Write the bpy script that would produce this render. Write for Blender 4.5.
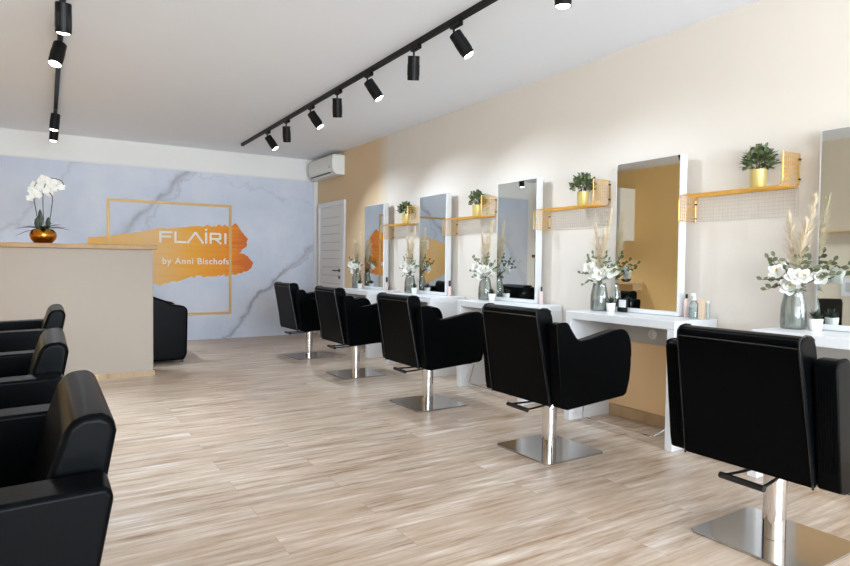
import bpy, bmesh, math, random
from mathutils import Vector, Matrix

for o in list(bpy.data.objects):
    bpy.data.objects.remove(o)
SC = bpy.context.scene
COL = SC.collection
PI = math.pi
R = math.radians

# ------------------------------------------------------------------ camera, world, lights, exposure
H = 1.15
cam_d = bpy.data.cameras.new('camera')
cam_d.sensor_width = 36.0
cam_d.lens = 611.0 / 850.0 * 36.0
cam = bpy.data.objects.new('camera', cam_d)
COL.objects.link(cam)
right = Vector((0.850, -0.527, 0.011)).normalized()
fwd = Vector((0.527, 0.849, -0.032))
fwd = (fwd - right * fwd.dot(right)).normalized()
up = right.cross(fwd)
cam.matrix_world = Matrix(((right.x, up.x, -fwd.x, 0), (right.y, up.y, -fwd.y, 0), (right.z, up.z, -fwd.z, H), (0, 0, 0, 1)))
SC.camera = cam

SC.view_settings.view_transform = 'Standard'
SC.view_settings.look = 'None'
SC.view_settings.gamma = 1.0
SC.view_settings.use_curve_mapping = False
SC.view_settings.exposure = 0.48

world = bpy.data.worlds.new('daylight')
SC.world = world
world.use_nodes = True
wb = world.node_tree.nodes['Background']
wb.inputs['Color'].default_value = (0.80, 0.89, 1.0, 1)
wb.inputs['Strength'].default_value = 1.6


def area(name, loc, direction, sx, sy, power, color):
    l = bpy.data.lights.new(name, 'AREA')
    l.shape = 'RECTANGLE'
    l.size = sx
    l.size_y = sy
    l.energy = power
    l.color = color
    o = bpy.data.objects.new(name, l)
    COL.objects.link(o)
    o.location = loc
    o.rotation_euler = Vector(direction).to_track_quat('-Z', 'Y').to_euler()
    return o


# daylight coming in through the two shop windows
area('window_daylight', (1.2, -5.75, 1.35), (0.02, 1, 0.34), 4.6, 2.2, 560, (0.77, 0.89, 1.0))
area('side_window_daylight', (-1.24, -3.1, 1.5), (1, 0.35, 0.0), 2.4, 1.9, 90, (0.76, 0.89, 1.0))

SPOT_POWER = 95
SPOT_COLOR = (0.72, 0.86, 1.0)

# ------------------------------------------------------------------ materials


def s2l(c):
    return tuple(((x / 255) / 12.92 if x / 255 <= 0.04045 else ((x / 255 + 0.055) / 1.055) ** 2.4) for x in c) + (1.0,)


class NT:
    def __init__(self, name):
        self.m = bpy.data.materials.new(name)
        self.m.use_nodes = True
        self.t = self.m.node_tree
        self.b = self.t.nodes['Principled BSDF']

    def n(self, typ, **kw):
        nd = self.t.nodes.new(typ)
        for k, v in kw.items():
            setattr(nd, k, v)
        return nd

    def l(self, a, b):
        self.t.links.new(a, b)

    def math(self, op, a, b=None, clamp=False):
        nd = self.n('ShaderNodeMath', operation=op, use_clamp=clamp)
        for i, v in enumerate((a, b)):
            if v is None:
                continue
            if isinstance(v, (int, float)):
                nd.inputs[i].default_value = v
            else:
                self.l(v, nd.inputs[i])
        return nd.outputs[0]

    def mix(self, f, a, b):
        nd = self.n('ShaderNodeMix', data_type='RGBA')
        for s, v in ((nd.inputs[0], f), (nd.inputs[6], a), (nd.inputs[7], b)):
            if isinstance(v, (int, float, tuple)):
                s.default_value = v
            else:
                self.l(v, s)
        return nd.outputs[2]

    def coord(self, scale=(1, 1, 1), rot=(0, 0, 0)):
        g = self.n('ShaderNodeTexCoord')
        mp = self.n('ShaderNodeMapping')
        mp.inputs['Scale'].default_value = scale
        mp.inputs['Rotation'].default_value = rot
        self.l(g.outputs['Object'], mp.inputs['Vector'])
        return mp.outputs[0]

    def noise(self, vec, scale, detail=3, rough=0.5):
        nd = self.n('ShaderNodeTexNoise')
        nd.inputs['Scale'].default_value = scale
        nd.inputs['Detail'].default_value = detail
        nd.inputs['Roughness'].default_value = rough
        self.l(vec, nd.inputs['Vector'])
        return nd.outputs['Fac']

    def bump(self, h, strength, dist=0.01):
        nd = self.n('ShaderNodeBump')
        nd.inputs['Strength'].default_value = strength
        nd.inputs['Distance'].default_value = dist
        self.l(h, nd.inputs['Height'])
        self.l(nd.outputs[0], self.b.inputs['Normal'])

    def ramp(self, f, stops):
        nd = self.n('ShaderNodeValToRGB')
        cr = nd.color_ramp
        while len(cr.elements) < len(stops):
            cr.elements.new(0.5)
        for e, (p, c) in zip(cr.elements, stops):
            e.position = p
            e.color = c
        self.l(f, nd.inputs[0])
        return nd.outputs[0]


def plain(name, rgb, rough=0.5, metal=0.0, var=0.04, scale=20, bump=0.0, spec=0.5, emit=None, estr=0):
    k = NT(name)
    v = k.coord()
    f = k.noise(v, scale)
    c = s2l(rgb)
    lo = tuple(x * (1 - var) for x in c[:3]) + (1,)
    hi = tuple(min(1, x * (1 + var)) for x in c[:3]) + (1,)
    k.l(k.mix(f, lo, hi), k.b.inputs['Base Color'])
    k.b.inputs['Roughness'].default_value = rough
    k.b.inputs['Metallic'].default_value = metal
    k.b.inputs['Specular IOR Level'].default_value = spec
    if bump:
        k.bump(f, bump, 0.004)
    if emit:
        k.b.inputs['Emission Color'].default_value = emit
        k.b.inputs['Emission Strength'].default_value = estr
    return k.m


M = {}
M['ceiling'] = plain('ceiling paint', (243, 246, 252), 0.9, var=0.01, scale=3)
M['white'] = plain('white lacquer', (228, 228, 229), 0.28, var=0.01)
M['white_trim'] = plain('white trim', (225, 223, 220), 0.4, var=0.01)
M['leather'] = plain('black leather', (4, 5, 6), 0.30, var=0.2, scale=60, bump=0.05, spec=0.045)
M['piping'] = plain('black piping', (16, 17, 18), 0.25, var=0.05, spec=0.35)
M['chrome'] = plain('chrome', (222, 222, 224), 0.07, 1.0, var=0.01)
M['brushed'] = plain('polished steel plate', (190, 188, 186), 0.12, 1.0, var=0.02)
M['mirror'] = plain('mirror glass', (222, 226, 224), 0.015, 1.0, var=0.0)
M['gold'] = plain('brass wire', (236, 188, 92), 0.35, 0.6, var=0.05)
M['thin_grid'] = plain('thin pale grid', (196, 188, 178), 0.5, 0.0)
M['goldpot'] = plain('brushed gold pot', (218, 198, 124), 0.42, 0.35, var=0.08, scale=30)
M['goldbowl'] = plain('hammered gold bowl', (205, 140, 55), 0.25, 1.0, var=0.25, scale=18, bump=0.8)
M['black_metal'] = plain('black metal', (9, 9, 10), 0.45, 0.0, var=0.05, spec=0.25)
M['black_plastic'] = plain('black plastic', (12, 12, 13), 0.35, var=0.05)
M['lamp_on'] = plain('lamp glow', (255, 250, 240), 0.5, emit=(1, 0.96, 0.9, 1), estr=14)
M['lamp_off'] = plain('lamp reflector', (70, 70, 72), 0.3, 0.6)
M['leaf_dark'] = plain('dark leaf', (38, 50, 32), 0.45, var=0.4, scale=15)
M['leaf_box'] = plain('boxwood leaf', (92, 104, 66), 0.5, var=0.75, scale=40)
M['leaf_euc'] = plain('eucalyptus leaf', (112, 120, 88), 0.6, var=0.35, scale=25)
M['stem'] = plain('stem', (74, 76, 44), 0.6, var=0.2)
M['petal'] = plain('white petal', (240, 238, 230), 0.6, var=0.03)
M['stamen'] = plain('yellow stamen', (205, 175, 80), 0.6)
M['pampas'] = plain('dried grass', (226, 208, 178), 0.9, var=0.12, scale=60)
M['ceramic'] = plain('white ceramic', (238, 238, 234), 0.35, var=0.01)
M['soil'] = plain('soil', (46, 36, 28), 0.9, var=0.4, scale=80)
M['counter'] = plain('beige counter front', (168, 156, 143), 0.6, var=0.015, scale=4)
M['shade_tan'] = plain('tan wall shade', (250, 212, 160), 0.45, var=0.02, scale=4)  # shade on the wall below the tables, put into the colour
M['panel_grey'] = plain('grey back rail', (196, 192, 186), 0.5, var=0.02)
M['plastic_white'] = plain('white plastic', (232, 232, 228), 0.4, var=0.01)
M['pinkish'] = plain('pale pink label', (232, 205, 200), 0.5, var=0.02)
M['tanbox'] = plain('tan carton', (222, 196, 168), 0.6, var=0.03)
M['print_white'] = plain('white print', (236, 232, 226), 0.7, var=0.01)
M['print_gold'] = plain('gold print', (196, 158, 96), 0.45, 0.2, var=0.15, scale=6)
M['card'] = plain('printed card', (225, 225, 225), 0.5, var=0.02)
M['pale_cabinet'] = plain('pale cabinet', (225, 215, 200), 0.5, var=0.01)
M['dark_grey'] = plain('dark grey', (60, 60, 62), 0.5)


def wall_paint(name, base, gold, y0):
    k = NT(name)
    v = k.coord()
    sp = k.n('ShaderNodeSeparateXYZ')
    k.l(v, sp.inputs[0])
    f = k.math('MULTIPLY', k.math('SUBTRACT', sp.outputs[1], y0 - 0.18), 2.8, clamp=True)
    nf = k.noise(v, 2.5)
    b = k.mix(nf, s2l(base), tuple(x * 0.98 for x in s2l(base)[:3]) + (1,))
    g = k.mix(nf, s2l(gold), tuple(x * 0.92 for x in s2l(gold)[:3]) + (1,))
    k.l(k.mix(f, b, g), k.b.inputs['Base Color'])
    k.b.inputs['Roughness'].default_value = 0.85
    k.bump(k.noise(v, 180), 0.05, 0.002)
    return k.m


M['wall_right'] = wall_paint('right wall paint with warm cast', (230, 221, 210), (226, 198, 160), 7.05)  # golden far end puts the warm cast of the light into the colour
M['wall_left'] = wall_paint('left wall paint', (222, 206, 182), (246, 200, 130), 4.9)
M['wall'] = plain('white wall paint', (238, 236, 232), 0.85, var=0.015, scale=3)


def oak(name, tones, plank=(1.3, 0.19), rough=0.42, along='X'):
    k = NT(name)
    v = k.coord(rot=(0, 0, 0) if along == 'X' else (0, 0, PI / 2))
    br = k.n('ShaderNodeTexBrick')
    br.offset = 0.37
    br.inputs['Scale'].default_value = 1.0
    br.inputs['Brick Width'].default_value = plank[0]
    br.inputs['Row Height'].default_value = plank[1]
    br.inputs['Mortar Size'].default_value = 0.0012
    br.inputs['Mortar Smooth'].default_value = 0.3
    br.inputs['Color1'].default_value = (0, 0, 0, 1)
    br.inputs['Color2'].default_value = (1, 1, 1, 1)
    br.inputs['Mortar'].default_value = (0.5, 0.5, 0.5, 1)
    k.l(v, br.inputs['Vector'])
    # per plank offset of grain
    add = k.n('ShaderNodeVectorMath', operation='MULTIPLY_ADD')
    k.l(br.outputs['Color'], add.inputs[0])
    add.inputs[1].default_value = (7, 3, 5)
    k.l(v, add.inputs[2])
    mp = k.n('ShaderNodeMapping')
    mp.inputs['Scale'].default_value = (1.5, 13.0, 1)
    k.l(add.outputs[0], mp.inputs['Vector'])
    g1 = k.noise(mp.outputs[0], 1.6, 6, 0.62)
    mp2 = k.n('ShaderNodeMapping')
    mp2.inputs['Scale'].default_value = (3.0, 70.0, 1)
    k.l(add.outputs[0], mp2.inputs['Vector'])
    g2 = k.noise(mp2.outputs[0], 1.5, 3, 0.6)
    g = k.math('ADD', k.math('MULTIPLY', g1, 0.78), k.math('MULTIPLY', g2, 0.22))
    c = k.ramp(g, [(0.30, s2l(tones[0])), (0.44, s2l(tones[1])), (0.56, s2l(tones[2])), (0.68, s2l(tones[3]))])
    sep = k.n('ShaderNodeSeparateColor')
    k.l(br.outputs['Color'], sep.inputs[0])
    tint = k.math('ADD', k.math('MULTIPLY', sep.outputs[0], 0.14), 0.93)
    mul = k.n('ShaderNodeVectorMath', operation='SCALE')
    k.l(c, mul.inputs[0])
    k.l(tint, mul.inputs['Scale'])
    # knots
    kn = k.noise(mp.outputs[0], 0.9, 2)
    kf = k.math('MULTIPLY', k.math('GREATER_THAN', kn, 0.70), 0.22)
    c2 = k.mix(kf, mul.outputs[0], s2l(tones[0]))
    pt = k.math('MULTIPLY', k.math('GREATER_THAN', sep.outputs[0], 0.72), 0.35)
    c2 = k.mix(pt, c2, s2l(tones[1]))
    c3 = k.mix(k.math('MULTIPLY', br.outputs['Fac'], 0.4), c2, s2l((120, 96, 72)))
    k.l(c3, k.b.inputs['Base Color'])
    k.b.inputs['Roughness'].default_value = rough
    k.bump(g, 0.06, 0.003)
    return k.m


M['floor'] = oak('oak laminate floor', [(134, 102, 74), (188, 164, 141), (208, 189, 171), (230, 218, 206)], (1.28, 0.19), 0.36)
M['oak_trim'] = oak('oak trim', [(160, 126, 88), (196, 164, 124), (204, 174, 132), (214, 188, 150)], (3, 0.5), 0.4, 'Y')
M['oak_top'] = oak('oak counter top', [(112, 74, 22), (146, 102, 34), (160, 116, 42), (172, 130, 54)], (4, 0.8), 0.4)


def marble():
    k = NT('printed marble')
    v = k.coord()
    sp = k.n('ShaderNodeSeparateXYZ')
    k.l(v, sp.inputs[0])
    X, Z = sp.outputs[0], sp.outputs[2]
    n1 = k.noise(v, 1.1, 5, 0.6)
    n2 = k.noise(v, 3.0, 4, 0.6)
    base = k.ramp(n1, [(0.25, s2l((186, 194, 212))), (0.5, s2l((202, 208, 222))), (0.75, s2l((218, 221, 230)))])
    col = base

    def vein(a, b, c, amp, width, dark):
        nonlocal col
        L = math.hypot(a, b)
        d = k.math('ADD', k.math('MULTIPLY', X, a / L), k.math('MULTIPLY', Z, b / L))
        d = k.math('SUBTRACT', d, c / L)
        w = k.math('ADD', k.math('MULTIPLY', k.math('SUBTRACT', n2, 0.5), amp), k.math('MULTIPLY', k.math('SUBTRACT', n1, 0.5), amp * 1.5))
        d = k.math('ABSOLUTE', k.math('ADD', d, w))
        f = k.math('SUBTRACT', 1.0, k.math('DIVIDE', d, width), clamp=True)
        f = k.math('MULTIPLY', k.math('POWER', f, 2.0), dark)
        f = k.math('MULTIPLY', f, k.math('ADD', k.math('MULTIPLY', n2, 1.4), 0.0), clamp=True)
        col = k.mix(f, col, s2l((132, 128, 138)))
    # lines a*X + b*Z = c
    vein(1.0, -1.0, 1.749 - 2.428, 0.22, 0.10, 0.85)
    vein(1.0, -1.0, 1.749 - 2.30, 0.42, 0.045, 0.5)
    vein(1.0, -1.0, 3.584 - 1.379, 0.30, 0.09, 0.9)
    vein(1.0, -1.1, 3.27 - 1.0 * 1.1, 0.45, 0.05, 0.6)
    vein(1.0, -0.8, -1.6, 0.5, 0.08, 0.35)
    vein(0.3, 1.0, 3.1, 0.7, 0.035, 0.3)
    k.l(col, k.b.inputs['Base Color'])
    k.b.inputs['Roughness'].default_value = 0.55
    return k.m


M['marble'] = marble()


def brush():
    k = NT('orange brush print')
    v = k.coord()
    sp = k.n('ShaderNodeSeparateXYZ')
    k.l(v, sp.inputs[0])
    mp = k.n('ShaderNodeMapping')
    mp.inputs['Scale'].default_value = (0.7, 1, 9)
    k.l(v, mp.inputs['Vector'])
    n = k.noise(mp.outputs[0], 2.2, 5, 0.6)
    f = k.math('DIVIDE', k.math('SUBTRACT', sp.outputs[0], 0.5), 2.1)
    f = k.math('ADD', f, k.math('MULTIPLY', k.math('SUBTRACT', n, 0.5), 0.35))
    c = k.ramp(f, [(0.02, s2l((236, 184, 92))), (0.35, s2l((232, 190, 130))), (0.62, s2l((240, 168, 44))), (0.84, s2l((236, 144, 8))), (0.98, s2l((212, 104, 6)))])
    k.l(c, k.b.inputs['Base Color'])
    k.b.inputs['Roughness'].default_value = 0.6
    return k.m


M['brush'] = brush()


def glass(name, color, rough=0.02, alpha_mix=0.55):
    k = NT(name)
    tr = k.n('ShaderNodeBsdfTransparent')
    tr.inputs[0].default_value = s2l(color)
    gl = k.n('ShaderNodeBsdfGlossy')
    gl.inputs['Roughness'].default_value = rough
    df = k.n('ShaderNodeBsdfDiffuse')
    df.inputs[0].default_value = s2l(color)
    lw = k.n('ShaderNodeLayerWeight')
    lw.inputs[0].default_value = 0.35
    m1 = k.n('ShaderNodeMixShader')
    m1.inputs[0].default_value = alpha_mix
    k.l(tr.outputs[0], m1.inputs[1])
    k.l(df.outputs[0], m1.inputs[2])
    m2 = k.n('ShaderNodeMixShader')
    k.l(k.math('MULTIPLY', lw.outputs['Fresnel'], 0.7), m2.inputs[0])
    k.l(m1.outputs[0], m2.inputs[1])
    k.l(gl.outputs[0], m2.inputs[2])
    k.l(m2.outputs[0], k.t.nodes['Material Output'].inputs['Surface'])
    return k.m


M['vase_glass'] = glass('grey green vase glass', (232, 234, 230), alpha_mix=0.10)
M['clear_plastic'] = glass('clear plastic', (235, 242, 243), alpha_mix=0.2)
M['water'] = glass('blue green liquid', (234, 240, 238), alpha_mix=0.08)
M['window_glass'] = glass('window glass', (250, 252, 255), alpha_mix=0.02)

# ------------------------------------------------------------------ mesh helpers


class MB:
    def __init__(self):
        self.v = []
        self.f = []

    def add(self, vs, fs):
        o = len(self.v)
        self.v += [tuple(p) for p in vs]
        self.f += [tuple(i + o for i in f) for f in fs]
        return self

    def box(self, x0, y0, z0, x1, y1, z1):
        vs = [(x0, y0, z0), (x1, y0, z0), (x1, y1, z0), (x0, y1, z0), (x0, y0, z1), (x1, y0, z1), (x1, y1, z1), (x0, y1, z1)]
        return self.add(vs, [(0, 3, 2, 1), (4, 5, 6, 7), (0, 1, 5, 4), (1, 2, 6, 5), (2, 3, 7, 6), (3, 0, 4, 7)])

    def tube(self, pts, r, n=10, caps=True):
        pts = [Vector(p) for p in pts]
        rs = r if isinstance(r, (list, tuple)) else [r] * len(pts)
        rings = []
        ref = None
        for i, p in enumerate(pts):
            if i == 0:
                t = pts[1] - p
            elif i == len(pts) - 1:
                t = p - pts[i - 1]
            else:
                t = (pts[i + 1] - p).normalized() + (p - pts[i - 1]).normalized()
            t.normalize()
            if ref is None:
                ref = t.orthogonal().normalized()
            ref = (ref - t * ref.dot(t))
            if ref.length < 1e-6:
                ref = t.orthogonal()
            ref.normalize()
            b = t.cross(ref)
            rings.append([p + (ref * math.cos(2 * PI * k / n) + b * math.sin(2 * PI * k / n)) * rs[i] for k in range(n)])
        vs = [q for ring in rings for q in ring]
        fs = []
        for i in range(len(pts) - 1):
            for k in range(n):
                a, b2 = i * n + k, i * n + (k + 1) % n
                fs.append((a, b2, b2 + n, a + n))
        if caps:
            fs.append(tuple(range(n))[::-1])
            fs.append(tuple(range((len(pts) - 1) * n, len(pts) * n)))
        return self.add(vs, fs)

    def lathe(self, prof, c=(0, 0, 0), n=28, closed_bottom=True):
        vs = []
        for (r, z) in prof:
            for k in range(n):
                a = 2 * PI * k / n
                vs.append((c[0] + r * math.cos(a), c[1] + r * math.sin(a), c[2] + z))
        fs = []
        for i in range(len(prof) - 1):
            for k in range(n):
                a, b = i * n + k, i * n + (k + 1) % n
                fs.append((a, b, b + n, a + n))
        if closed_bottom:
            fs.append(tuple(range(n))[::-1])
        return self.add(vs, fs)

    def prism(self, poly, a0, a1, axis='Y'):
        """poly of 2-tuples extruded along axis; Y: (x,z); Z: (x,y); X: (y,z)"""
        def mk(p, a):
            return {'Y': (p[0], a, p[1]), 'Z': (p[0], p[1], a), 'X': (a, p[0], p[1])}[axis]
        n = len(poly)
        vs = [mk(p, a0) for p in poly] + [mk(p, a1) for p in poly]
        fs = [tuple(range(n)), tuple(range(n, 2 * n))[::-1]]
        for i in range(n):
            j = (i + 1) % n
            fs.append((i, i + n, j + n, j))
        return self.add(vs, fs)

    def leaf(self, p, d, w, l, up=Vector((0, 0, 1)), bend=0.25):
        d = Vector(d).normalized()
        s = d.cross(up)
        if s.length < 1e-3:
            s = Vector((1, 0, 0))
        s.normalize()
        nrm = s.cross(d)
        p = Vector(p)
        pts = []
        for t, ww in ((0, 0.12), (0.3, 0.85), (0.6, 1.0), (0.88, 0.55), (1.0, 0.05)):
            c = p + d * l * t - nrm * (bend * l * t * t)
            pts += [c - s * w * ww / 2, c + nrm * (-0.12 * w * ww), c + s * w * ww / 2]
        fs = []
        for i in range(4):
            a = i * 3
            fs += [(a, a + 1, a + 4, a + 3), (a + 1, a + 2, a + 5, a + 4)]
        return self.add(pts, fs)

    def build(self, name, mat, parent=None, bevel=0, seg=2, smooth=False, loc=None, subsurf=0):
        me = bpy.data.meshes.new(name)
        me.from_pydata(self.v, [], self.f)
        bm = bmesh.new()
        bm.from_mesh(me)
        bmesh.ops.recalc_face_normals(bm, faces=bm.faces)
        bm.to_mesh(me)
        bm.free()
        me.materials.append(M[mat])
        if smooth or bevel:
            for p in me.polygons:
                p.use_smooth = True
        o = bpy.data.objects.new(name, me)
        COL.objects.link(o)
        if bevel:
            b = o.modifiers.new('bevel', 'BEVEL')
            b.width = bevel
            b.segments = seg
            b.limit_method = 'ANGLE'
            b.angle_limit = R(28)
            b.harden_normals = True
        elif smooth:
            try:
                me.set_sharp_from_angle(angle=R(42))
            except Exception:
                pass
        if subsurf:
            s = o.modifiers.new('subsurf', 'SUBSURF')
            s.levels = s.render_levels = subsurf
        if parent:
            o.parent = parent
        if loc:
            o.location = loc
        return o


def tag(o, label=None, cat=None, group=None, kind=None):
    if label:
        o['label'] = label
    if cat:
        o['category'] = cat
    if group:
        o['group'] = group
    if kind:
        o['kind'] = kind
    return o


def thing(name, label, cat, loc=(0, 0, 0), rz=0.0, group=None):
    o = bpy.data.objects.new(name, None)
    o.empty_display_size = 0.1
    COL.objects.link(o)
    o.location = loc
    o.rotation_euler = (0, 0, rz)
    return tag(o, label, cat, group)


def dup(root, loc=None, rz=None, label=None, group=None, parent=None):
    kids = list(root.children)
    c = root.copy()
    COL.objects.link(c)
    if parent is not None:
        c.parent = parent
    for k in kids:
        dup(k, parent=c)
    if loc is not None:
        c.location = loc
    if rz is not None:
        c.rotation_euler = (0, 0, rz)
    if label:
        c['label'] = label
    if group:
        c['group'] = group
    return c


def struct(name, mb, mat, parent=None, **kw):
    o = mb.build(name, mat, parent, **kw)
    if parent is None:
        o['kind'] = 'structure'
    return o


# ------------------------------------------------------------------ room
WR, WL, WB, WF, CH = 3.72, -1.32, 9.32, -6.0, 2.78
T = 0.12
struct('floor', MB().box(WL - T, WF - T, -0.1, WR + T, WB + T, 0), 'floor')
struct('ceiling', MB().box(WL - T, WF - T, CH, WR + T, WB + T, CH + 0.1), 'ceiling')
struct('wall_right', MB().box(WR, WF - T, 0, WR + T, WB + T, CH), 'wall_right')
struct('wall_back', MB().box(WL, WB, 0, WR, WB + T, CH), 'wall')
# left wall with a side window opening behind the camera
wl = MB().box(WL - T, -1.75, 0, WL, WB + T, CH).box(WL - T, WF - T, 0, WL, -4.45, CH)
wl.box(WL - T, -4.45, 0, WL, -1.75, 0.5).box(WL - T, -4.45, 2.5, WL, -1.75, CH)
struct('wall_left', wl, 'wall_left')
wf = MB().box(WL, WF - T, 0, -1.15, WF, CH).box(3.55, WF - T, 0, WR, WF, CH).box(-1.15, WF - T, 0, 3.55, WF, 0.15).box(-1.15, WF - T, 2.55, 3.55, WF, CH)
struct('wall_front', wf, 'wall')
w1 = MB()
for x in (-1.15, 0.39, 1.95, 3.50):
    w1.box(x, WF - 0.09, 0.15, x + 0.05, WF - 0.03, 2.55)
w1.box(-1.15, WF - 0.09, 0.15, 3.55, WF - 0.03, 0.2).box(-1.15, WF - 0.09, 2.5, 3.55, WF - 0.03, 2.55)
struct('window_1', w1, 'dark_grey')
MBp = MB().box(-1.14, WF - 0.065, 0.16, 3.54, WF - 0.058, 2.54)
MBp.build('pane', 'window_glass', bpy.data.objects['window_1'])
w2 = MB()
for y in (-4.45, -3.12, -1.80):
    w2.box(WL - 0.09, y, 0.5, WL - 0.03, y + 0.05, 2.5)
w2.box(WL - 0.09, -4.45, 0.5, WL - 0.03, -1.75, 0.55).box(WL - 0.09, -4.45, 2.45, WL - 0.03, -1.75, 2.5)
struct('window_2', w2, 'dark_grey')
MB().box(WL - 0.065, -4.44, 0.51, WL - 0.058, -1.76, 2.49).build('pane', 'window_glass', bpy.data.objects['window_2'])

# skirting
struct('baseboard_right', MB().box(WR - 0.014, WF, 0, WR, 8.14, 0.085), 'oak_trim', bevel=0.003)
struct('baseboard_left', MB().box(WL, WF, 0, WL + 0.014, WB, 0.085), 'oak_trim', bevel=0.003)
# white corner post and beam around the marble wall
struct('trim_1', MB().box(3.655, WB - 0.035, 0, WR, WB, CH), 'white_trim', bevel=0.004)
struct('trim_2', MB().box(-0.975, WB - 0.02, 2.437, 3.655, WB, 2.455), 'white_trim')

# door in the right wall
d = struct('door_1', MB().box(WR - 0.022, 8.27, 0.0, WR, 9.13, 2.0), 'white_trim', bevel=0.003)
fr = MB().box(WR - 0.035, 8.20, 0, WR, 8.27, 2.07).box(WR - 0.035, 9.13, 0, WR, 9.20, 2.07).box(WR - 0.035, 8.27, 2.0, WR, 9.13, 2.07)
fr.build('door_frame', 'white', d, bevel=0.003)
gr = MB()
for i in range(14):
    z = 0.2 + i * 0.125
    gr.box(WR - 0.026, 8.36, z, WR - 0.021, 9.04, z + 0.012)
gr.build('door_groove', 'panel_grey', d)
hd = MB().tube([(WR - 0.022, 8.37, 1.03), (WR - 0.07, 8.37, 1.03), (WR - 0.075, 8.40, 1.03), (WR - 0.075, 8.50, 1.03)], 0.01)
hd.tube([(WR - 0.021, 8.37, 1.03), (WR - 0.03, 8.37, 1.03)], 0.026, 16).tube([(WR - 0.021, 8.37, 0.93), (WR - 0.03, 8.37, 0.93)], 0.026, 16)
hd.build('door_handle', 'dark_grey', d, smooth=True)

# ------------------------------------------------------------------ marble wall panel with sign
mp = thing('marble_wall_panel', 'large grey blue marble print panel with orange brush mark covering the back wall', 'wall panel', (0, WB, 0))
MB().box(-0.975, -0.012, 0.0, 3.655, 0.0, 2.437).build('panel', 'marble', mp)
ff = MB()
fx0, fx1, fz0, fz1, fw, fy0, fy1 = 0.70, 2.36, 0.36, 1.985, 0.036, -0.020, -0.0125
ff.box(fx0, fy0, fz1 - fw, fx1, fy1, fz1).box(fx0, fy0, fz0, fx1, fy1, fz0 + fw)
ff.box(fx0, fy0, fz0 + fw, fx0 + fw, fy1, fz1 - fw).box(fx1 - fw, fy0, fz0 + fw, fx1, fy1, fz1 - fw)
ff.build('gold_frame', 'print_gold', mp)
rng = random.Random(3)


def jag(p, q, n, amp):
    out = []
    for i in range(n):
        t = i / n
        out.append((p[0] + (q[0] - p[0]) * t + rng.uniform(-amp, amp) * 0.6, p[1] + (q[1] - p[1]) * t + rng.uniform(-amp, amp)))
    return out


st = []
key = [((0.47, 1.37), (0.49, 1.45), 3, 0.01), ((0.49, 1.45), (0.87, 1.50), 5, 0.012), ((0.87, 1.50), (1.35, 1.60), 8, 0.008),
       ((1.35, 1.60), (2.0, 1.66), 12, 0.010), ((2.0, 1.66), (2.46, 1.70), 14, 0.022), ((2.46, 1.70), (2.52, 1.58), 5, 0.02),
       ((2.52, 1.58), (2.60, 1.49), 5, 0.02), ((2.60, 1.49), (2.58, 1.38), 4, 0.015), ((2.58, 1.38), (2.47, 1.28), 4, 0.012),
       ((2.47, 1.28), (2.58, 1.25), 3, 0.012), ((2.58, 1.25), (2.69, 1.13), 5, 0.008), ((2.69, 1.13), (2.64, 1.03), 3, 0.01),
       ((2.64, 1.03), (2.38, 0.95), 8, 0.025), ((2.38, 0.95), (1.75, 0.91), 18, 0.022), ((1.75, 0.91), (1.35, 0.79), 10, 0.02),
       ((1.35, 0.79), (0.9, 1.0), 10, 0.02), ((0.9, 1.0), (0.47, 1.37), 8, 0.02)]
for a, b, n, am in key:
    st += jag(a, b, n, am)
MB().prism(st, -0.0165, -0.0125, 'Y').build('brush_stroke', 'brush', mp)


def bar(mb, p, q, w, y0, y1):
    p, q = Vector(p), Vector(q)
    dd = (q - p).normalized()
    nn = Vector((-dd.y, dd.x)) * w / 2
    mb.prism([tuple(p - nn), tuple(q - nn), tuple(q + nn), tuple(p + nn)], y0, y1, 'Y')


lt = MB()
LW, y0, y1, b, t = 0.030, -0.0222, -0.0205, 1.405, 1.565
y0, y1 = -0.0195, -0.0168
m_ = (b + t) / 2
lk = 0


def F(*s):
    global lk
    for p, q in s:
        lk += 1
        bar(lt, p, q, LW, y0 - lk * 0.0001, y1 - lk * 0.00001)


x = 1.36
F(((x + .013, b), (x + .013, t)), ((x, t - .013), (x + .17, t - .013)), ((x, m_ + .005), (x + .155, m_ + .005)))
x = 1.56
F(((x + .013, b), (x + .013, t)), ((x, b + .013), (x + .16, b + .013)))
x = 1.735
F(((x, b), (x + .11, t)), ((x + .11, t), (x + .22, b)))
x = 1.995
F(((x, b), (x, t)), ((x, t + .025), (x, t + .055)))
x = 2.045
F(((x + .013, b), (x + .013, t)), ((x, t - .013), (x + .15, t - .013)), ((x, m_ - .01), (x + .15, m_ - .01)), ((x + .15, t - .01), (x + .15, m_ - .015)), ((x + .08, m_ - .01), (x + .165, b)))
x = 2.27
F(((x, b), (x, t)))
lt.build('sign_lettering', 'print_white', mp)


def text_mesh(body, size, name, mat, parent, loc, rot, extrude=0.0015, sx=1.0):
    cu = bpy.data.curves.new(name + '_c', 'FONT')
    cu.body = body
    cu.size = size
    cu.extrude = extrude
    cu.offset = 0.002
    cu.space_character = 1.12
    tmp = bpy.data.objects.new(name + '_t', cu)
    COL.objects.link(tmp)
    bpy.context.view_layer.update()
    me = bpy.data.meshes.new_from_object(tmp.evaluated_get(bpy.context.evaluated_depsgraph_get()))
    bpy.data.objects.remove(tmp)
    bpy.data.curves.remove(cu)
    me.materials.clear()
    me.materials.append(M[mat])
    o = bpy.data.objects.new(name, me)
    COL.objects.link(o)
    o.parent = parent
    o.location = loc
    o.rotation_euler = rot
    o.scale = (sx, 1, 1)
    return o


text_mesh('by Anni Bischofs', 0.125, 'sign_subtitle', 'print_white', mp, (1.395, -0.0182, 1.105), (PI / 2, 0, 0), sx=0.98)

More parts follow.
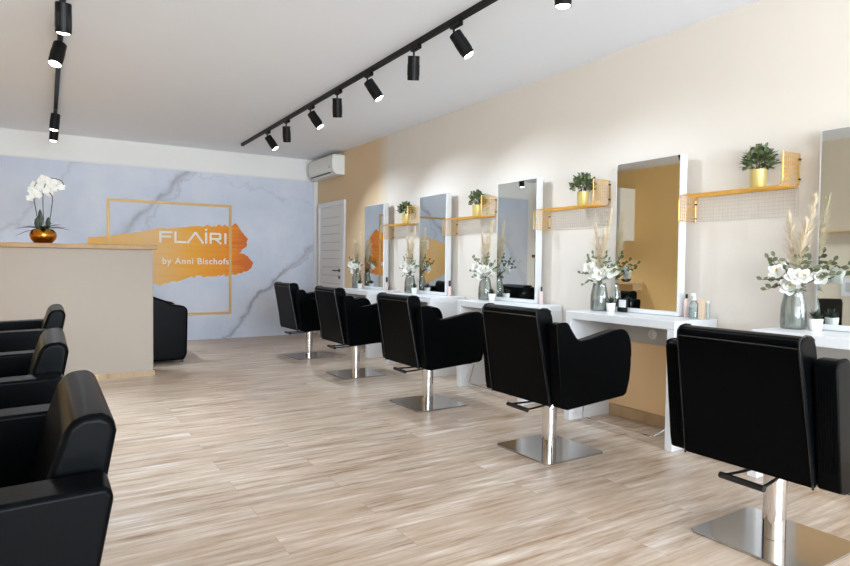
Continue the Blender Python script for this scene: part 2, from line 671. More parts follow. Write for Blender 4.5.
# ------------------------------------------------------------------ air conditioner
ac = thing('air_conditioner', 'white split air conditioner mounted high on the wall above the door', 'air conditioner', (WR, 8.72, 2.43))
prof = [(0, 0.0), (-0.13, 0.0), (-0.185, 0.05), (-0.20, 0.12), (-0.20, 0.24), (-0.18, 0.285), (0, 0.29)]
MB().prism(prof, -0.47, 0.47, 'Y').build('housing', 'plastic_white', ac, bevel=0.012, seg=3)
MB().box(-0.193, -0.35, 0.028, -0.150, 0.40, 0.036).build('air_outlet', 'black_plastic', ac)
g = MB()
for i in range(6):
    g.box(-0.175 + i * 0.027, -0.44, 0.285, -0.165 + i * 0.027, 0.44, 0.296)
g.build('intake_grille', 'panel_grey', ac)
MB().box(-0.204, -0.40, 0.10, -0.198, -0.34, 0.125).build('display', 'panel_grey', ac)

# ------------------------------------------------------------------ track lights


def track(name, x, y0, y1, label):
    t_ = thing(name, label, 'light track', (x, (y0 + y1) / 2, CH))
    L = (y1 - y0) / 2
    MB().box(-0.0175, -L, -0.034, 0.0175, L, 0).box(-0.012, -L, -0.036, -0.008, L, -0.034).box(0.008, -L, -0.036, 0.012, L, -0.034).build('rail', 'black_metal', t_)
    MB().box(-0.019, L, -0.037, 0.019, L + 0.02, 0).build('end_cap', 'black_metal', t_)
    return t_


def lamp(x, y, d, on, label, group, power=None):
    """head hangs under the track; d = pointing direction"""
    r_ = thing('track_spotlight', label, 'spotlight', (x, y, CH - 0.0365), 0, group)
    MB().box(-0.016, -0.055, -0.030, 0.016, 0.055, 0).build('adapter', 'black_metal', r_, bevel=0.003)
    MB().tube([(0, 0.03, -0.03), (0, 0.03, -0.065)], 0.007).build('stem', 'black_metal', r_)
    dv = Vector(d).normalized()
    top = Vector((0, 0.03, -0.05)) + Vector((dv.x, dv.y, dv.z)) * 0.012
    rot = Vector((0, 0, -1)).rotation_difference(dv).to_matrix().to_4x4()
    c = MB()
    rr = 0.044
    c.lathe([(0.0005, 0), (rr - 0.003, 0), (rr, -0.003), (rr, -0.15), (rr, -0.172), (rr - 0.004, -0.172), (rr - 0.006, -0.155)], n=28, closed_bottom=False)
    for k in range(14):
        a = PI * 2 * k / 14
        c.box(rr * math.cos(a) - 0.0015, rr * math.sin(a) - 0.0015, -0.14, rr * math.cos(a) + 0.0015, rr * math.sin(a) + 0.0015, -0.06)
    head = c.build('lamp_head', 'black_metal', r_, smooth=True)
    head.matrix_local = Matrix.Translation(top) @ rot
    ln = MB().lathe([(0.0005, -0.182), (.02, -0.179), (.032, -.174), (rr - 0.004, -.166)] if on else [(0.0005, -0.15), (rr - 0.005, -0.15)], n=24, closed_bottom=False)
    ln = ln.build('lens', 'lamp_on' if on else 'lamp_off', r_)
    ln.matrix_local = Matrix.Translation(top) @ rot
    if on:
        ld = bpy.data.lights.new('spot_bulb', 'SPOT')
        ld.energy = SPOT_POWER if power is None else power
        ld.color = SPOT_COLOR
        ld.spot_size = R(104)
        ld.spot_blend = 0.7
        ld.shadow_soft_size = 0.012
        lo = bpy.data.objects.new('spot_bulb', ld)
        COL.objects.link(lo)
        lo.parent = r_
        lo.matrix_local = Matrix.Translation(top + dv * 0.20) @ rot
    return r_


track('ceiling_track', 2.32, -4.0, 8.55, 'long black lighting track on the ceiling running beside the mirrors')
track('ceiling_track', 0.10, -4.0, 8.50, 'black lighting track on the ceiling above the row of chairs at left')
ON = (0.50, -0.30, -0.86)
OFF = (0.14, 0.27, -0.95)
GR = 'black spotlights on the track by the mirrors'
LR = [(2.36, (0.02, 0.04, -1), 1, 'black spotlight cut off by the top of the picture'), (3.38, ON, 1, 'tilted lit black spotlight closest to the camera on the right track'),
      (3.90, OFF, 0, 'unlit black spotlight just beyond the nearest lit one on the right track'), (4.67, ON, 1, 'lit black spotlight in the middle of the right track'),
      (5.30, OFF, 0, 'unlit black spotlight in the middle of the right track'), (5.98, ON, 1, 'lit black spotlight second from the far end of the right track among lit ones'),
      (6.72, OFF, 0, 'unlit black spotlight nearest the far end of the right track'), (7.42, ON, 1, 'lit black spotlight nearest the air conditioner and track end')]
for y, dr, on, lab in LR:
    lamp(2.32, y, dr, on, lab, GR, {2.36: 8, 3.38: 32, 4.67: 52}.get(y, 66))
GL = 'black spotlights on the track at left'
lamp(0.10, 4.26, (0.0, 0.22, -0.95), 1, 'black ribbed spotlight at top left, nearest the camera on the left track', GL)
lamp(0.10, 5.10, (-0.20, -0.30, -0.93), 1, 'black spotlight tilted to the left, second on the left track', GL)
lamp(0.10, 7.55, (-0.1, -0.02, -1), 1, 'upper of the two small black spotlights at the far end of the left track', GL)
lamp(0.10, 8.25, (-0.1, -0.02, -1), 1, 'lower and farthest small black spotlight on the left track near the back wall', GL)

# ------------------------------------------------------------------ reception counter
rc = thing('reception_counter', 'beige reception counter with oak top in front of the marble wall', 'counter', (0.92, 6.60, 0))
MB().box(-1.40, 0.015, 0.0, -0.012, 0.40, 1.255).build('counter_body', 'counter', rc, bevel=0.004)
MB().box(-1.43, -0.015, 1.255, 0.02, 0.43, 1.30).build('counter_top', 'oak_top', rc, bevel=0.004)
MB().box(-1.40, 0.0, 0.0, 0.0, 0.015, 0.05).build('kickboard', 'oak_trim', rc)

# orchid in gold bowl
oc = thing('potted_orchid', 'white orchid in a round gold bowl on the reception counter', 'potted plant', (-0.02, 6.80, 1.30))
bp = [(0.05, 0.0), (0.075, 0.006), (0.10, 0.035), (0.112, 0.07), (0.108, 0.10), (0.09, 0.125), (0.075, 0.133), (0.072, 0.128), (0.085, 0.115)]
MB().lathe(bp, n=32).build('bowl', 'goldbowl', oc, smooth=True)
MB().lathe([(0.0005, 0.118), (0.084, 0.118)], closed_bottom=False).build('soil', 'soil', oc)
lv = MB()
rng = random.Random(11)
for a, e, l, w in ((180, 8, .19, .045), (165, 20, .15, .05), (195, -12, .20, .04), (0, 18, .16, .05), (15, 10, .19, .045), (-15, 35, .13, .045), (90, 30, .14, .05), (-90, 20, .15, .05), (140, 50, .12, .04), (30, 55, .12, .04)):
    a, e = R(a), R(e)
    lv.leaf((0, 0, 0.125), (math.cos(a) * math.cos(e), math.sin(a) * math.cos(e), math.sin(e) + .45), w * 1.2, l * 1.05, bend=0.6)
for xx, hh in ((-.02, .20), (0.035, .13), (-.045, .12)):
    lv.leaf((xx, 0.0, 0.12), (xx * 1.5 + .01, 0.02, 1), 0.045, hh, up=Vector((0, 1, 0)), bend=0.1)
lv.build('leaves', 'leaf_dark', oc)


def arc(pts, n=8):
    """smooth a polyline by Catmull-Rom"""
    P = [Vector(p) for p in pts]
    P = [P[0] * 2 - P[1]] + P + [P[-1] * 2 - P[-2]]
    out = []
    for i in range(1, len(P) - 2):
        for k in range(n):
            t = k / n
            a, b, c, d_ = P[i - 1], P[i], P[i + 1], P[i + 2]
            out.append(0.5 * ((2 * b) + (c - a) * t + (2 * a - 5 * b + 4 * c - d_) * t * t + (3 * b - a - 3 * c + d_) * t ** 3))
    out.append(P[-2])
    return out


def add_blossom_orchid(loc, s, facing):
    mb = MB()
    rot = Vector((0, 0, 1)).rotation_difference(Vector(facing).normalized()).to_matrix()
    for k in range(5):
        a = 2 * PI * k / 5 + 0.3
        w = s * (1.0 if k % 2 else 0.75)
        dv = rot @ Vector((math.cos(a), math.sin(a), 0.25))
        mb.leaf(loc, dv, w, s, up=rot @ Vector((0, 0, 1)), bend=0.2)
    return mb


s1 = arc([(-.03, 0, .12), (-.055, 0, .30), (-.075, 0, .46), (-.05, -.01, .56), (0.02, -.02, .60)])
s2 = arc([(.01, 0, .12), (.0, 0, .35), (.01, 0, .52), (.06, -.01, .61), (.14, -.02, .60), (.17, -.02, .56)])
s3 = arc([(.04, 0, .12), (.065, 0, .30), (.075, 0, .44), (.03, -.01, .50)])
smb = MB()
for s_ in (s1, s2, s3):
    smb.tube(s_, 0.004, 6)
smb.build('stems', 'stem', oc)
bl = [(-.11, .42), (-.085, .46), (-.06, .50), (-.075, .555), (-.03, .53), (-.02, .58), (.02, .55), (.03, .50), (.045, .60), (.07, .55), (.10, .60), (.10, .53), (.14, .59), (.165, .55), (.0, .62), (-.10, .50), (.06, .48), (-.04, .45)]
for i, (xx, zz) in enumerate(bl):
    xx, zz = xx * 0.92, 0.02 + zz * 0.95
    mb = add_blossom_orchid((xx, rng.uniform(-.05, .03), zz), 0.036, (rng.uniform(-.4, .5), -1, rng.uniform(-.2, .4)))
    mb.build('blossom', 'petal', oc)

# ------------------------------------------------------------------ waiting armchair behind the counter
wc = thing('tub_armchair', 'black upholstered armchair standing behind the reception counter', 'armchair', (0.98, 7.72, 0))
aprof = [(-.40, .03), (.345, .03), (.375, .10), (.385, .60), (.35, .64), (.22, .66), (.16, .70), (.0, .76), (-.30, .80), (-.40, .78)]
for s_ in (-1, 1):
    MB().prism(aprof, s_ * .38 - .065, s_ * .38 + .065, 'Y').build('armrest', 'leather', wc, bevel=0.025, seg=3)
MB().box(-.42, -.312, .03, -.26, .312, .82).build('backrest', 'leather', wc, bevel=0.03, seg=3)
MB().box(-.258, -.312, .03, .33, .312, .43).build('seat', 'leather', wc, bevel=0.03, seg=3)
for sx in (-.36, .32):
    for sy in (-.38, .38):
        MB().box(sx - .02, sy - .02, 0, sx + .02, sy + .02, .03).build('foot', 'black_plastic', wc)

# ------------------------------------------------------------------ styling chairs
PLEAT = 0.0


def arm_profile(kind):
    if kind == 'curved':
        top = arc([(-.318, .80), (-.308, .822), (-.27, .828), (-.232, .822), (-.195, .775), (-.15, .728), (-.09, .722), (.03, .742), (.15, .765), (.22, .768), (.265, .745), (.295, .68), (.302, .56)], 3)
        pts = [(q[0], q[1]) for q in top]
        return pts + [(.292, .47), (.265, .385), (.24, .372), (-.22, .34), (-.262, .352), (-.272, .40)]
    return [(-.36, .80), (-.35, .815), (.20, .80), (.25, .785), (.27, .74), (.265, .5), (.235, .385), (.21, .372), (-.22, .34), (-.268, .352), (-.285, .40)]


def arc2(pts, n=3):
    return arc([(p[0], p[1], 0) for p in pts], n)


def make_chair(kind, label, group, loc, rz):
    root = thing('styling_chair', label, 'salon chair', loc, rz, group)
    # backrest
    if kind == 'curved':
        bpf = [(-.275, .345), (-.372, .855), (-.372, .882), (-.36, .897), (-.33, .903), (-.295, .90), (-.268, .885), (-.258, .86), (-.20, .50), (-.17, .42)]
    else:
        bpf = [(-.275, .345), (-.372, .87), (-.368, .893), (-.35, .902), (-.32, .902), (-.298, .885), (-.27, .80), (-.20, .50), (-.17, .42)]
    def hw(z):
        return 0.264 - 0.017 * (z - .345) / .55
    if kind != 'curved':
        hw = lambda z: 0.238
    n = len(bpf)
    vs = [(p[0], -hw(p[1]), p[1]) for p in bpf] + [(p[0], hw(p[1]), p[1]) for p in bpf]
    fs = [tuple(range(n)), tuple(range(n, 2 * n))[::-1]] + [(i, i + n, (i + 1) % n + n, (i + 1) % n) for i in range(n)]
    bk = MB().add(vs, fs).build('backrest', 'leather', root, bevel=0.014 if kind == 'curved' else 0.02, seg=4)
    pp = MB()
    for s_ in (-1, 1):
        pp.tube([(p[0] - .0035 if i < 3 else p[0], s_ * (hw(p[1]) - .006), p[1] + (0.002 if i > 2 else 0)) for i, p in enumerate(bpf[:7])], 0.0042, 6)
    zt = bpf[1][1] + .006
    pp.tube([(-.375, -hw(zt) + .006, zt), (-.375, hw(zt) - .006, zt)], 0.0035, 6)
    if kind == 'curved':
        pp.build('piping', 'piping', bk)
    # arms
    pr = arm_profile(kind)
    inner = 0.262 if kind == 'curved' else 0.243
    outer = inner + (0.081 if kind == 'curved' else 0.092)
    for s_ in (-1, 1):
        a_ = MB()
        nseg = 1
        p0, p1 = s_ * inner, s_ * outer
        a_.prism(pr, min(p0, p1), max(p0, p1), 'Y')
        ao = a_.build('armrest', 'leather', root, bevel=0.016, seg=3)
        pm = MB()
        k0 = 2
        k1 = len(pr) - 7 if kind == 'curved' else 5
        path = [(p[0], s_ * (outer - .006), p[1] + .001) for p in pr[k0:k1]]
        pm.tube(path, 0.0042, 6)
        if kind == 'curved':
            # gathered leather folds on the rear face of the arm
            for j in range(7):
                yy = s_ * (inner + .014 + j * .0092)
                pm.tube([(-.3155, yy, .785), (-.294, yy, .60), (-.2735, yy, .42)], [0.001, 0.0036, 0.002], 6)
        pm.build('piping', 'leather', ao)
    # seat
    MB().box(-.20, -inner + .003, .345, .235, inner - .003, .43).build('seat_base', 'leather', root, bevel=0.01)
    MB().box(-.19, -inner + .003, .432, .262, inner - .003, .53).build('seat_cushion', 'leather', root, bevel=0.03, seg=3)
    # pump column, base
    MB().tube([(-.022, .008, .012), (-.022, .008, .30)], 0.045, 32).tube([(-.022, .008, .30), (-.022, .008, .343)], 0.030, 24).build('column', 'chrome', root, smooth=True)
    MB().box(-.10, -.10, .318, .10, .10, .344).build('seat_plate', 'black_metal', root)
    s = .238
    c = .02
    poly = [(px - .022, py + .008) for px, py in ((-s + c, -s), (s - c, -s), (s, -s + c), (s, s - c), (s - c, s), (-s + c, s), (-s, s - c), (-s, -s + c))]
    MB().prism(poly, 0.0, 0.011, 'Z').build('base_plate', 'brushed', root, bevel=0.003)
    pd = MB()
    pd.tube(arc([(-.03, -.04, .305), (-.18, -.065, .30), (-.30, -.085, .30)]), 0.006, 8)
    pd.tube(arc([(-.03, .05, .305), (-.18, .065, .30), (-.29, .08, .30)]), 0.006, 8)
    pdl = pd.build('pump_lever', 'black_metal', root, smooth=True)
    MB().tube([(-.30, -.095, .30), (-.29, .09, .30)], 0.0135, 10).build('pedal_grip', 'black_plastic', pdl, smooth=True)
    return root


GC = 'black styling chairs facing the mirrors'
c0 = make_chair('curved', 'largest black styling chair at the right edge, nearest the camera, seen from behind', GC, (2.63, 1.375, 0), R(0.6))
dup(c0, (2.682, 2.79, 0), R(0.5), 'black styling chair second from the right, showing its curved right armrest')
dup(c0, (2.68, 4.215, 0), R(0.6), 'middle one of the five black styling chairs in the right row')
dup(c0, (2.73, 5.70, 0), R(1), 'black styling chair in the right row between the middle and the farthest one')
dup(c0, (2.755, 7.08, 0), R(2), 'farthest black styling chair of the right row, in front of the marble wall')

GC2 = 'black chairs with flat armrests along the left side'
c1 = make_chair('flat', 'nearest black leather chair at the lower left, its thick back towards the aisle', GC2, (-0.275, 1.34, 0), PI)
dup(c1, (-0.315, 2.36, 0), PI, 'second black leather chair at left, between the nearest and the one by the counter')
dup(c1, (-0.29, 3.75, 0), PI, 'farthest black leather chair at left, in front of the reception counter')

# ------------------------------------------------------------------ stations
BT = 0.810
PITCH = 1.405
CY = [1.45 + PITCH * i for i in range(5)]       # mirror centres near to far
orders = ['nearest the camera at the right edge', 'second from the camera', 'in the middle of the row', 'second from the far end', 'nearest the far door']
# bench (vanity table)
vb = thing('vanity_table', 'white vanity table ' + orders[0], 'table', (3.28, CY[0] - 0.02, 0), 0, 'white vanity tables under the mirrors')
W2 = 0.465
DX = 0.436
MB().box(0, -W2, BT - .055, DX, W2, BT).build('tabletop', 'white', vb, bevel=0.004)
for s_ in (-1, 1):
    MB().box(0, min(s_ * W2, s_ * (W2 - .055)), 0, DX, max(s_ * W2, s_ * (W2 - .055)), BT - .055).build('leg_panel', 'white', vb, bevel=0.003)
bk = MB().box(DX - .012, -W2 + .055, .585, DX, W2 - .055, BT - .055).build('back_rail', 'panel_grey', vb)
so = MB().lathe([(0.0005, 0.006), (.018, 0.004), (.022, 0.010), (.036, 0.010), (.038, 0)], n=20, closed_bottom=False).build('power_socket', 'plastic_white', bk, smooth=True)
so.rotation_euler = (0, -PI / 2, 0)
so.location = (DX - .012, .015, .66)
MB().box(DX - .008, -W2 + .055, .088, DX, W2 - .055, .583).build('shade_panel', 'shade_tan', vb)  # added tan sheet carrying the shade on the wall under the tabletop
fr_ = MB()
fr_.tube(arc([(.16, W2 - .056, .20), (.10, W2 - .10, .12), (.03, W2 - .16, .055), (.03, W2 - .20, .05)]), .006, 8)
fr_.tube([(.03, W2 - .19, .05), (.03, -W2 + .19, .05)], .006, 8)
fr_.tube(arc([(.16, -W2 + .056, .20), (.10, -W2 + .10, .12), (.03, -W2 + .16, .055), (.03, -W2 + .20, .05)]), .006, 8)
fr_.build('footrest_bar', 'chrome', vb, smooth=True)

# mirror
vm = thing('wall_mirror', 'tall mirror at the right edge of the picture', 'mirror', (3.60, CY[0], .8), 0, 'tall mirrors in white box frames')
MW = .263
MH = 1.10
MB().box(.004, -MW - .012, .012, .066, MW + .012, MH).build('box_frame', 'white', vm, bevel=0.003)
MB().box(.067, -MW + .05, .06, .118, MW - .05, MH - .05).build('wall_mount', 'panel_grey', vm)
MB().box(0, -MW, .045, .004, MW, MH - .006).build('mirror_glass', 'mirror', vm)

# shelf with wires : between mirror i and i+1
sh = thing('wire_shelf', 'brass wire shelf on the wall between the two mirrors nearest the camera', 'shelf', (3.72, 2.21, 1.615), 0, 'brass wire shelves')
SY0, SY1, SD = -.325, .335, .185    # near end, far end, depth
UPZ, DNZ = .19, -.165
grid = MB()


def path_pt(s):
    """unrolled coordinate: up panel -> shelf -> down panel"""
    L1, L2, L3 = UPZ, SY1 - SY0, -DNZ
    if s < L1:
        return (SY0, UPZ - s)
    if s < L1 + L2:
        return (SY0 + s - L1, 0)
    return (SY1, -(s - L1 - L2))


LT = UPZ + (SY1 - SY0) - DNZ
nst = int(LT / .0215)
wr = .0013
for i in range(nst + 1):
    yy, zz = path_pt(min(LT * i / nst, LT - 1e-5))
    grid.box(-SD, yy - wr, zz - wr, -.004, yy + wr, zz + wr)
nx = 9
for j in range(1, nx):
    xx = -SD + (SD - .004) * j / nx
    grid.box(xx - wr, SY0 - wr, -wr, xx + wr, SY1 + wr, wr)
    grid.box(xx - wr, SY0 - wr, wr, xx + wr, SY0 + wr, UPZ)
    grid.box(xx - wr, SY1 - wr, DNZ, xx + wr, SY1 + wr, -wr)
grid.build('wire_grid', 'gold', sh)
wm = MB()  # fine pale grid along the wall below the shelf
tr_ = .0006
for i in range(32):
    yy = SY0 + (SY1 - SY0) * i / 31
    wm.box(-.006 - tr_, yy - tr_, DNZ, -.006 + tr_, yy + tr_, -.004)
for j in range(8):
    zz = -.004 + (DNZ + .004) * j / 7
    t2 = tr_ * (1.9 if j == 7 else 1.2)
    wm.box(-.008 - t2, SY0, zz - t2, -.008 + t2, SY1, zz + t2)
wm.build('back_grid', 'thin_grid', sh)
rp = [(SY0, UPZ), (SY0, .03), (SY0 + .009, .009), (SY0 + .03, 0), (SY1 - .03, 0), (SY1 - .009, -.009), (SY1, -.03), (SY1, DNZ)]
for xx, rr in ((-.008, .0042), (-SD, .0032)):
    MB().tube([(xx, p[0], p[1]) for p in rp], rr, 8).build('frame_rod', 'gold', sh, smooth=True)
MB().tube([(-SD, SY0, UPZ), (-.008, SY0, UPZ)], .003, 8).build('end_rod', 'gold', sh)
MB().tube([(-SD, SY1, DNZ), (-.008, SY1, DNZ)], .003, 8).build('end_rod', 'gold', sh)
sc_ = MB()
for yy, zz in ((SY0, UPZ - .03), (SY0, .045), (SY1, -.05), (SY1, DNZ + .02)):
    sc_.tube([(-.012, yy, zz), (0.0, yy, zz)], .007, 8)
sc_.build('wall_screw', 'dark_grey', sh)

# potted boxwood on shelf
pb = thing('potted_boxwood', 'small green bush in a gold pot on the nearest wire shelf', 'potted plant', (3.625, 2.075, 1.6215), 0, 'small bushes in gold pots')
MB().lathe([(.040, 0), (.043, .004), (.047, .105), (.0475, .11), (.043, .11), (.042, .10)], n=28).build('pot', 'goldpot', pb, smooth=True)
MB().lathe([(.0005, .098), (.0425, .098)], closed_bottom=False).build('soil', 'soil', pb)
fo = MB()
rng = random.Random(5)
for i in range(360):
    a = rng.uniform(0, 2 * PI)
    e = rng.uniform(-0.25, 1.5)
    rr = rng.uniform(.45, 1.0) ** .7
    cx_ = Vector((math.cos(a) * math.cos(e) * .072, math.sin(a) * math.cos(e) * .094, .145 + math.sin(e) * .085)) * 1
    cx_ = cx_ * rng.uniform(.9, 1.1)
    p = Vector((0, 0, .13)).lerp(cx_, rr)
    dv = (cx_ - Vector((0, 0, .12))).normalized() + Vector((rng.uniform(-.8, .8), rng.uniform(-.8, .8), rng.uniform(-.5, .8)))
    fo.leaf(p, dv, rng.uniform(.015, .022), rng.uniform(.024, .036), up=Vector((rng.uniform(-1, 1), rng.uniform(-1, 1), 1)).normalized(), bend=.2)
fo.build('foliage', 'leaf_box', pb)
sb = MB()
for i in range(14):
    a = rng.uniform(0, 2 * PI)
    sb.tube([(0, 0, .095), (math.cos(a) * .05, math.sin(a) * .06, .16 + rng.uniform(0, .04))], .0015, 5)
sb.build('twigs', 'stem', pb)

# glass vase
gv = thing('glass_vase', 'grey glass vase on the vanity table nearest the camera', 'vase', (3.53, CY[0] + .350, BT), 0, 'glass vases on the vanity tables')
MB().lathe([(.052, 0), (.062, .004), (.066, .03), (.063, .12), (.052, .175), (.047, .195), (.050, .205), (.047, .205), (.044, .194), (.049, .172), (.059, .12), (.062, .03), (.058, .008)], n=28).build('glass_body', 'vase_glass', gv, smooth=True)
MB().lathe([(.0005, .085), (.0585, .085), (.0605, .03), (.056, .009), (.0005, .009)], n=24, closed_bottom=False).build('water', 'water', gv, smooth=True)


def magnolia(loc, s, facing, seed):
    mb = MB()
    rg = random.Random(seed)
    rot = Vector((0, 0, 1)).rotation_difference(Vector(facing).normalized()).to_matrix()
    for ring, (tilt, ln, n) in enumerate(((.15, 1.0, 5), (.75, .85, 4), (1.7, .6, 3))):
        for k in range(n):
            a = 2 * PI * k / n + ring * .6 + rg.uniform(-.2, .2)
            dv = rot @ Vector((math.cos(a), math.sin(a), tilt))
            mb.leaf(loc, dv, s * .8 * (1 - ring * .12), s * ln, up=rot @ Vector((0, 0, 1)), bend=-.22)
    return mb


def bouquet(seed, label, loc):
    rg = random.Random(seed)
    rt = thing('flower_bouquet', label, 'flowers', loc, 0, 'white flower bouquets in the vases')
    neck = Vector((0, 0, .195))
    sm = MB()
    lf = MB()
    # blossoms: (dx, dy(+ = away from camera, left in picture), dz)
    pos = [(-.05, .06, .30), (-.06, -.03, .27), (-.045, .0, .24), (-.04, -.085, .28), (.0, -.13, .27), (-.01, .02, .345)]
    for i, p in enumerate(pos):
        p = Vector(p) + Vector((rg.uniform(-.01, .01), rg.uniform(-.02, .02), rg.uniform(-.015, .015)))
        sm.tube(arc([(rg.uniform(-.02, .02), rg.uniform(-.02, .02), .02), neck + Vector((rg.uniform(-.015, .015), rg.uniform(-.015, .015), 0)), p]), .0028, 6)
        fc = Vector((-1, rg.uniform(-.9, .3), rg.uniform(.1, .8)))
        bo = magnolia(p, rg.uniform(.046, .062), fc, seed + i).build('blossom', 'petal', rt, smooth=True)
        MB().lathe([(.002, 0), (.007, .006), (.006, .016), (.001, .022)], c=p + fc.normalized() * .008, n=8).build('stamen', 'stamen', bo)
    # eucalyptus twigs
    tw = [(-.03, .17, .25), (-.02, .15, .19), (-.03, .11, .37), (-.02, .03, .42), (-.03, -.08, .41), (-.03, -.17, .36), (-.02, -.20, .30), (.0, -.02, .38), (-.05, .08, .40), (.01, .13, .33), (-.06, -.12, .36)]
    for p in tw:
        p = Vector(p) + Vector((rg.uniform(-.02, .02), rg.uniform(-.02, .02), rg.uniform(-.02, .02)))
        pts = arc([(0, 0, .03), neck, neck.lerp(p, .5) + Vector((0, 0, .03)), p], 6)
        sm.tube(pts, .0016, 5)
        for q in pts[13::3]:
            for s_ in (-1, 1):
                dv = Vector((rg.uniform(-.6, .6), s_ + rg.uniform(-.3, .3), rg.uniform(-.1, .7)))
                lf.leaf(q, dv, .026, .038, up=Vector((-1, rg.uniform(-.5, .5), .5)).normalized(), bend=.15)
        lf.leaf(p, (p - neck) + Vector((0, 0, .02)), .022, .034, up=Vector((-1, 0, .3)), bend=.1)
    for i in range(16):
        a = rg.uniform(0, 2 * PI)
        q = neck + Vector((math.cos(a) * .02, math.sin(a) * .03, rg.uniform(.005, .05)))
        lf.leaf(q, (math.cos(a), math.sin(a), rg.uniform(0, .8)), .026, .05, bend=.3)
    sm.build('stems', 'stem', rt)
    lf.build('leaves', 'leaf_euc', rt)
    # dried pampas plumes
    for (dx, dy, dz) in ((-.02, .03, .60), (.0, -.10, .70), (-.03, -.07, .56)):
        tip = Vector((dx, dy, dz))
        base = neck + Vector((0, 0, .05))
        pm = MB().tube([(0, 0, .03), neck, base.lerp(tip, .4)], .0015, 5)
        for j in range(420):
            t_ = rg.uniform(.12, 1.0)
            q = base.lerp(tip, t_)
            w_ = .055 * math.sin(min(1, t_ * 1.05) * PI * .93) + .004
            dv = Vector((rg.uniform(-1, 1) * w_, rg.uniform(-1, 1) * w_, rg.uniform(.02, .06)))
            pm.leaf(q, dv, .0026, dv.length * 1.1, bend=rg.uniform(-.2, .3))
        pm.build('dried_plume', 'pampas', rt)
    return rt


bq = [bouquet(21, 'white magnolia and eucalyptus bouquet in the vase nearest the camera', (3.53, CY[0] + .350, BT + .01)),
      bouquet(34, 'white flower bouquet beside the golden reflecting mirror, second from the camera', (3.53, CY[1] + .350, BT + .01))]

# succulent in a white pot
sp_ = thing('potted_succulent', 'small succulent in a white pot on the vanity table nearest the camera', 'potted plant', (3.515, CY[0] + .225, BT), 0, 'succulents in small white pots')
MB().lathe([(.024, 0), (.027, .003), (.034, .062), (.034, .066), (.030, .066), (.029, .058)], n=24).build('pot', 'ceramic', sp_, smooth=True)
MB().lathe([(.0005, .058), (.0295, .058)], closed_bottom=False).build('soil', 'soil', sp_)
su = MB()
rng = random.Random(9)
for k in range(26):
    a = k * 2.4
    e = .3 + .95 * (k / 26)
    su.leaf((0, 0, .058), (math.cos(a) * math.cos(e), math.sin(a) * math.cos(e), math.sin(e)), .010, rng.uniform(.045, .068), bend=-.2)
su.build('leaves', 'leaf_dark', sp_)

tabn = ['at the right edge', 'under the golden reflecting mirror', 'in the middle of the row', 'second from the far end', 'nearest the far door']
mirn = ['', 'tall mirror second from the camera reflecting the golden wall', 'tall mirror in the middle of the row reflecting pale marble and black chairs',
        'narrow looking mirror reflecting the orange sign, second from the far end', 'farthest mirror of the row, beside the white door']
shn = ['', 'brass wire shelf left of the mirror that reflects the golden wall', 'brass wire shelf left of the middle mirror', 'farthest and smallest looking brass wire shelf']
for i in range(1, 5):
    dy = PITCH * i
    dup(vb, (vb.location.x, vb.location.y + dy, 0), None, 'white vanity table ' + tabn[i])
    dup(vm, (vm.location.x, CY[i], .8), None, mirn[i])
    if i < 4:
        dup(sh, (sh.location.x, sh.location.y + dy, sh.location.z), None, shn[i])
        dup(pb, (pb.location.x, pb.location.y + dy, pb.location.z), R(70 * i), 'small green bush in a gold pot on the ' + ['', 'second wire shelf from the camera', 'third wire shelf from the camera', 'farthest wire shelf'][i])
    dup(gv, (gv.location.x, gv.location.y + dy, BT), None, 'grey glass vase on the vanity table ' + tabn[i])
    if i > 1:
        dup(bq[i % 2], (3.53, CY[i] + .350, BT + .01), None, ['', '', 'white flower bouquet in the vase of the middle station', 'white flower bouquet beside the mirror reflecting the orange sign', 'farthest white flower bouquet, near the white door'][i])
    dup(sp_, (sp_.location.x, sp_.location.y + dy, BT), R(50 * i), 'small succulent in a white pot on the vanity table ' + tabn[i])

# bottles at the near end of table 2
def bottle(name, label, loc, prof, mat, capprof, capmat, cat='bottle'):
    t_ = thing(name, label, cat, loc)
    MB().lathe(prof, n=20).build('bottle_body', mat, t_, smooth=True)
    MB().lathe(capprof, n=16).build('cap', capmat, t_, smooth=True)
    return t_


bz = BT + .0005
bottle('product_bottle', 'slim pale pink bottle with a black cap beside the golden reflecting mirror', (3.625, 2.535, bz), [(.014, 0), (.016, .003), (.016, .115), (.010, .125), (.0005, .125)], 'pinkish', [(.0075, .1255), (.0075, .155), (.0005, .156)], 'black_plastic')
sb_ = bottle('spray_bottle', 'clear spray bottle with blue green liquid on the vanity table end', (3.60, 2.462, bz), [(.030, 0), (.034, .004), (.034, .085), (.018, .112), (.012, .118), (.0005, .118)], 'clear_plastic', [(.013, .1185), (.013, .14), (.009, .15), (.0005, .15)], 'plastic_white')
MB().lathe([(.0005, .002), (.029, .002), (.032, .006), (.032, .07), (.0005, .07)], n=20, closed_bottom=False).build('liquid', 'water', sb_)
MB().box(-.035, -.007, .15, .012, .007, .163).build('trigger', 'plastic_white', sb_)
bx_ = MB().box(-.016, -.016, 0, .016, .016, .128).build('product_carton', 'tanbox', None, bevel=0.002, loc=(3.60, 2.405, bz))
tag(bx_, 'tall tan carton between the spray bottle and the clear tube on the table end', 'box')
bottle('lotion_tube', 'pale clear tube standing last at the table end beside the tan carton', (3.60, 2.352 + .02, bz), [(.010, 0), (.012, .002), (.012, .10), (.009, .105), (.0005, .105)], 'clear_plastic', [(.008, .1055), (.008, .118), (.0005, .118)], 'plastic_white').location = (3.615, 2.372, bz)
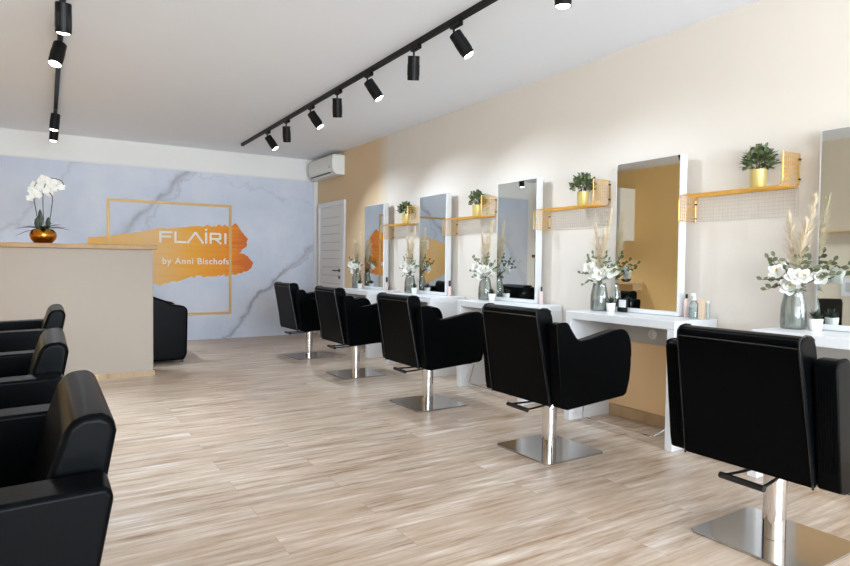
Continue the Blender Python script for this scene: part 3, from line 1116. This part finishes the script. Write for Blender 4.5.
bottle('product_bottle', 'slim white bottle with dark cap beside the middle mirror', (3.625, 2.535 + PITCH, bz), [(.014, 0), (.016, .003), (.016, .10), (.010, .11), (.0005, .11)], 'pinkish', [(.0075, .1105), (.0075, .15), (.0005, .151)], 'black_plastic')
bottle('product_bottle', 'dark capped pink bottle beside the mirror that reflects the orange sign', (3.625, 2.535 + 2 * PITCH, bz), [(.014, 0), (.018, .003), (.018, .09), (.010, .10), (.0005, .10)], 'pinkish', [(.012, .1005), (.012, .16), (.0005, .161)], 'black_plastic')
bottle('product_bottle', 'dark capped bottle beside the farthest mirror', (3.625, 2.535 + 3 * PITCH, bz), [(.014, 0), (.018, .003), (.018, .09), (.010, .10), (.0005, .10)], 'pinkish', [(.012, .1005), (.012, .16), (.0005, .161)], 'black_plastic')

# small framed card leaning at mirror 2
pc = thing('photo_card', 'small black framed card standing in front of the golden reflecting mirror', 'photo card', (3.585, 3.03, BT))
MB().box(-.004, -.045, 0, .0, .045, .10).build('card_frame', 'black_plastic', pc)
MB().box(-.005, -.032, .035, -.0042, .032, .09).build('photo', 'card', pc)

# ------------------------------------------------------------------ what the mirrors show on the left wall
lsh = dup(sh, (WL, 3.88, 1.60), PI, 'brass wire shelf on the left wall seen in the nearest mirror', 'brass wire shelf')
pk = thing('wall_cabinet', 'pale kitchen wall cabinet on the golden wall, seen in a mirror', 'cabinet', (WL, 7.64, 1.57))
MB().box(0, -.65, 0, .35, .65, .88).build('body', 'pale_cabinet', pk)
for s_ in (0, 1, 2):
    dr = MB().box(.352, -.648 + s_ * .434, .004, .37, -.648 + s_ * .434 + .428, .876).build('cabinet_door', 'pale_cabinet', pk, bevel=0.002)
ks = thing('kitchen_shelf', 'low wooden kitchen shelf on the golden wall, seen in a mirror', 'shelf', (WL, 7.35, 0))
MB().box(0, -.60, .84, .32, .65, .875).build('worktop', 'oak_trim', ks)
for yy in (-.55, .45):
    MB().box(0, yy, .74, .24, yy + .03, .84).build('bracket', 'oak_trim', ks)
bw = MB().lathe([(.03, 0), (.06, .01), (.09, .05), (.088, .052), (.05, .012), (.0005, .01)], n=20).build('bowl', 'dark_grey', None, smooth=True, loc=(WL + .17, 7.0, .875))
tag(bw, 'dark bowl on the kitchen shelf seen in a mirror', 'bowl')
wc_ = thing('wall_picture', 'small white framed picture on the left wall seen in the nearest mirror', 'picture', (WL, 3.66, .80))
MB().box(0, -.11, 0, .015, .11, .22).build('picture_frame', 'white', wc_)
MB().box(.0155, -.06, .05, .018, .06, .17).build('print', 'panel_grey', wc_)
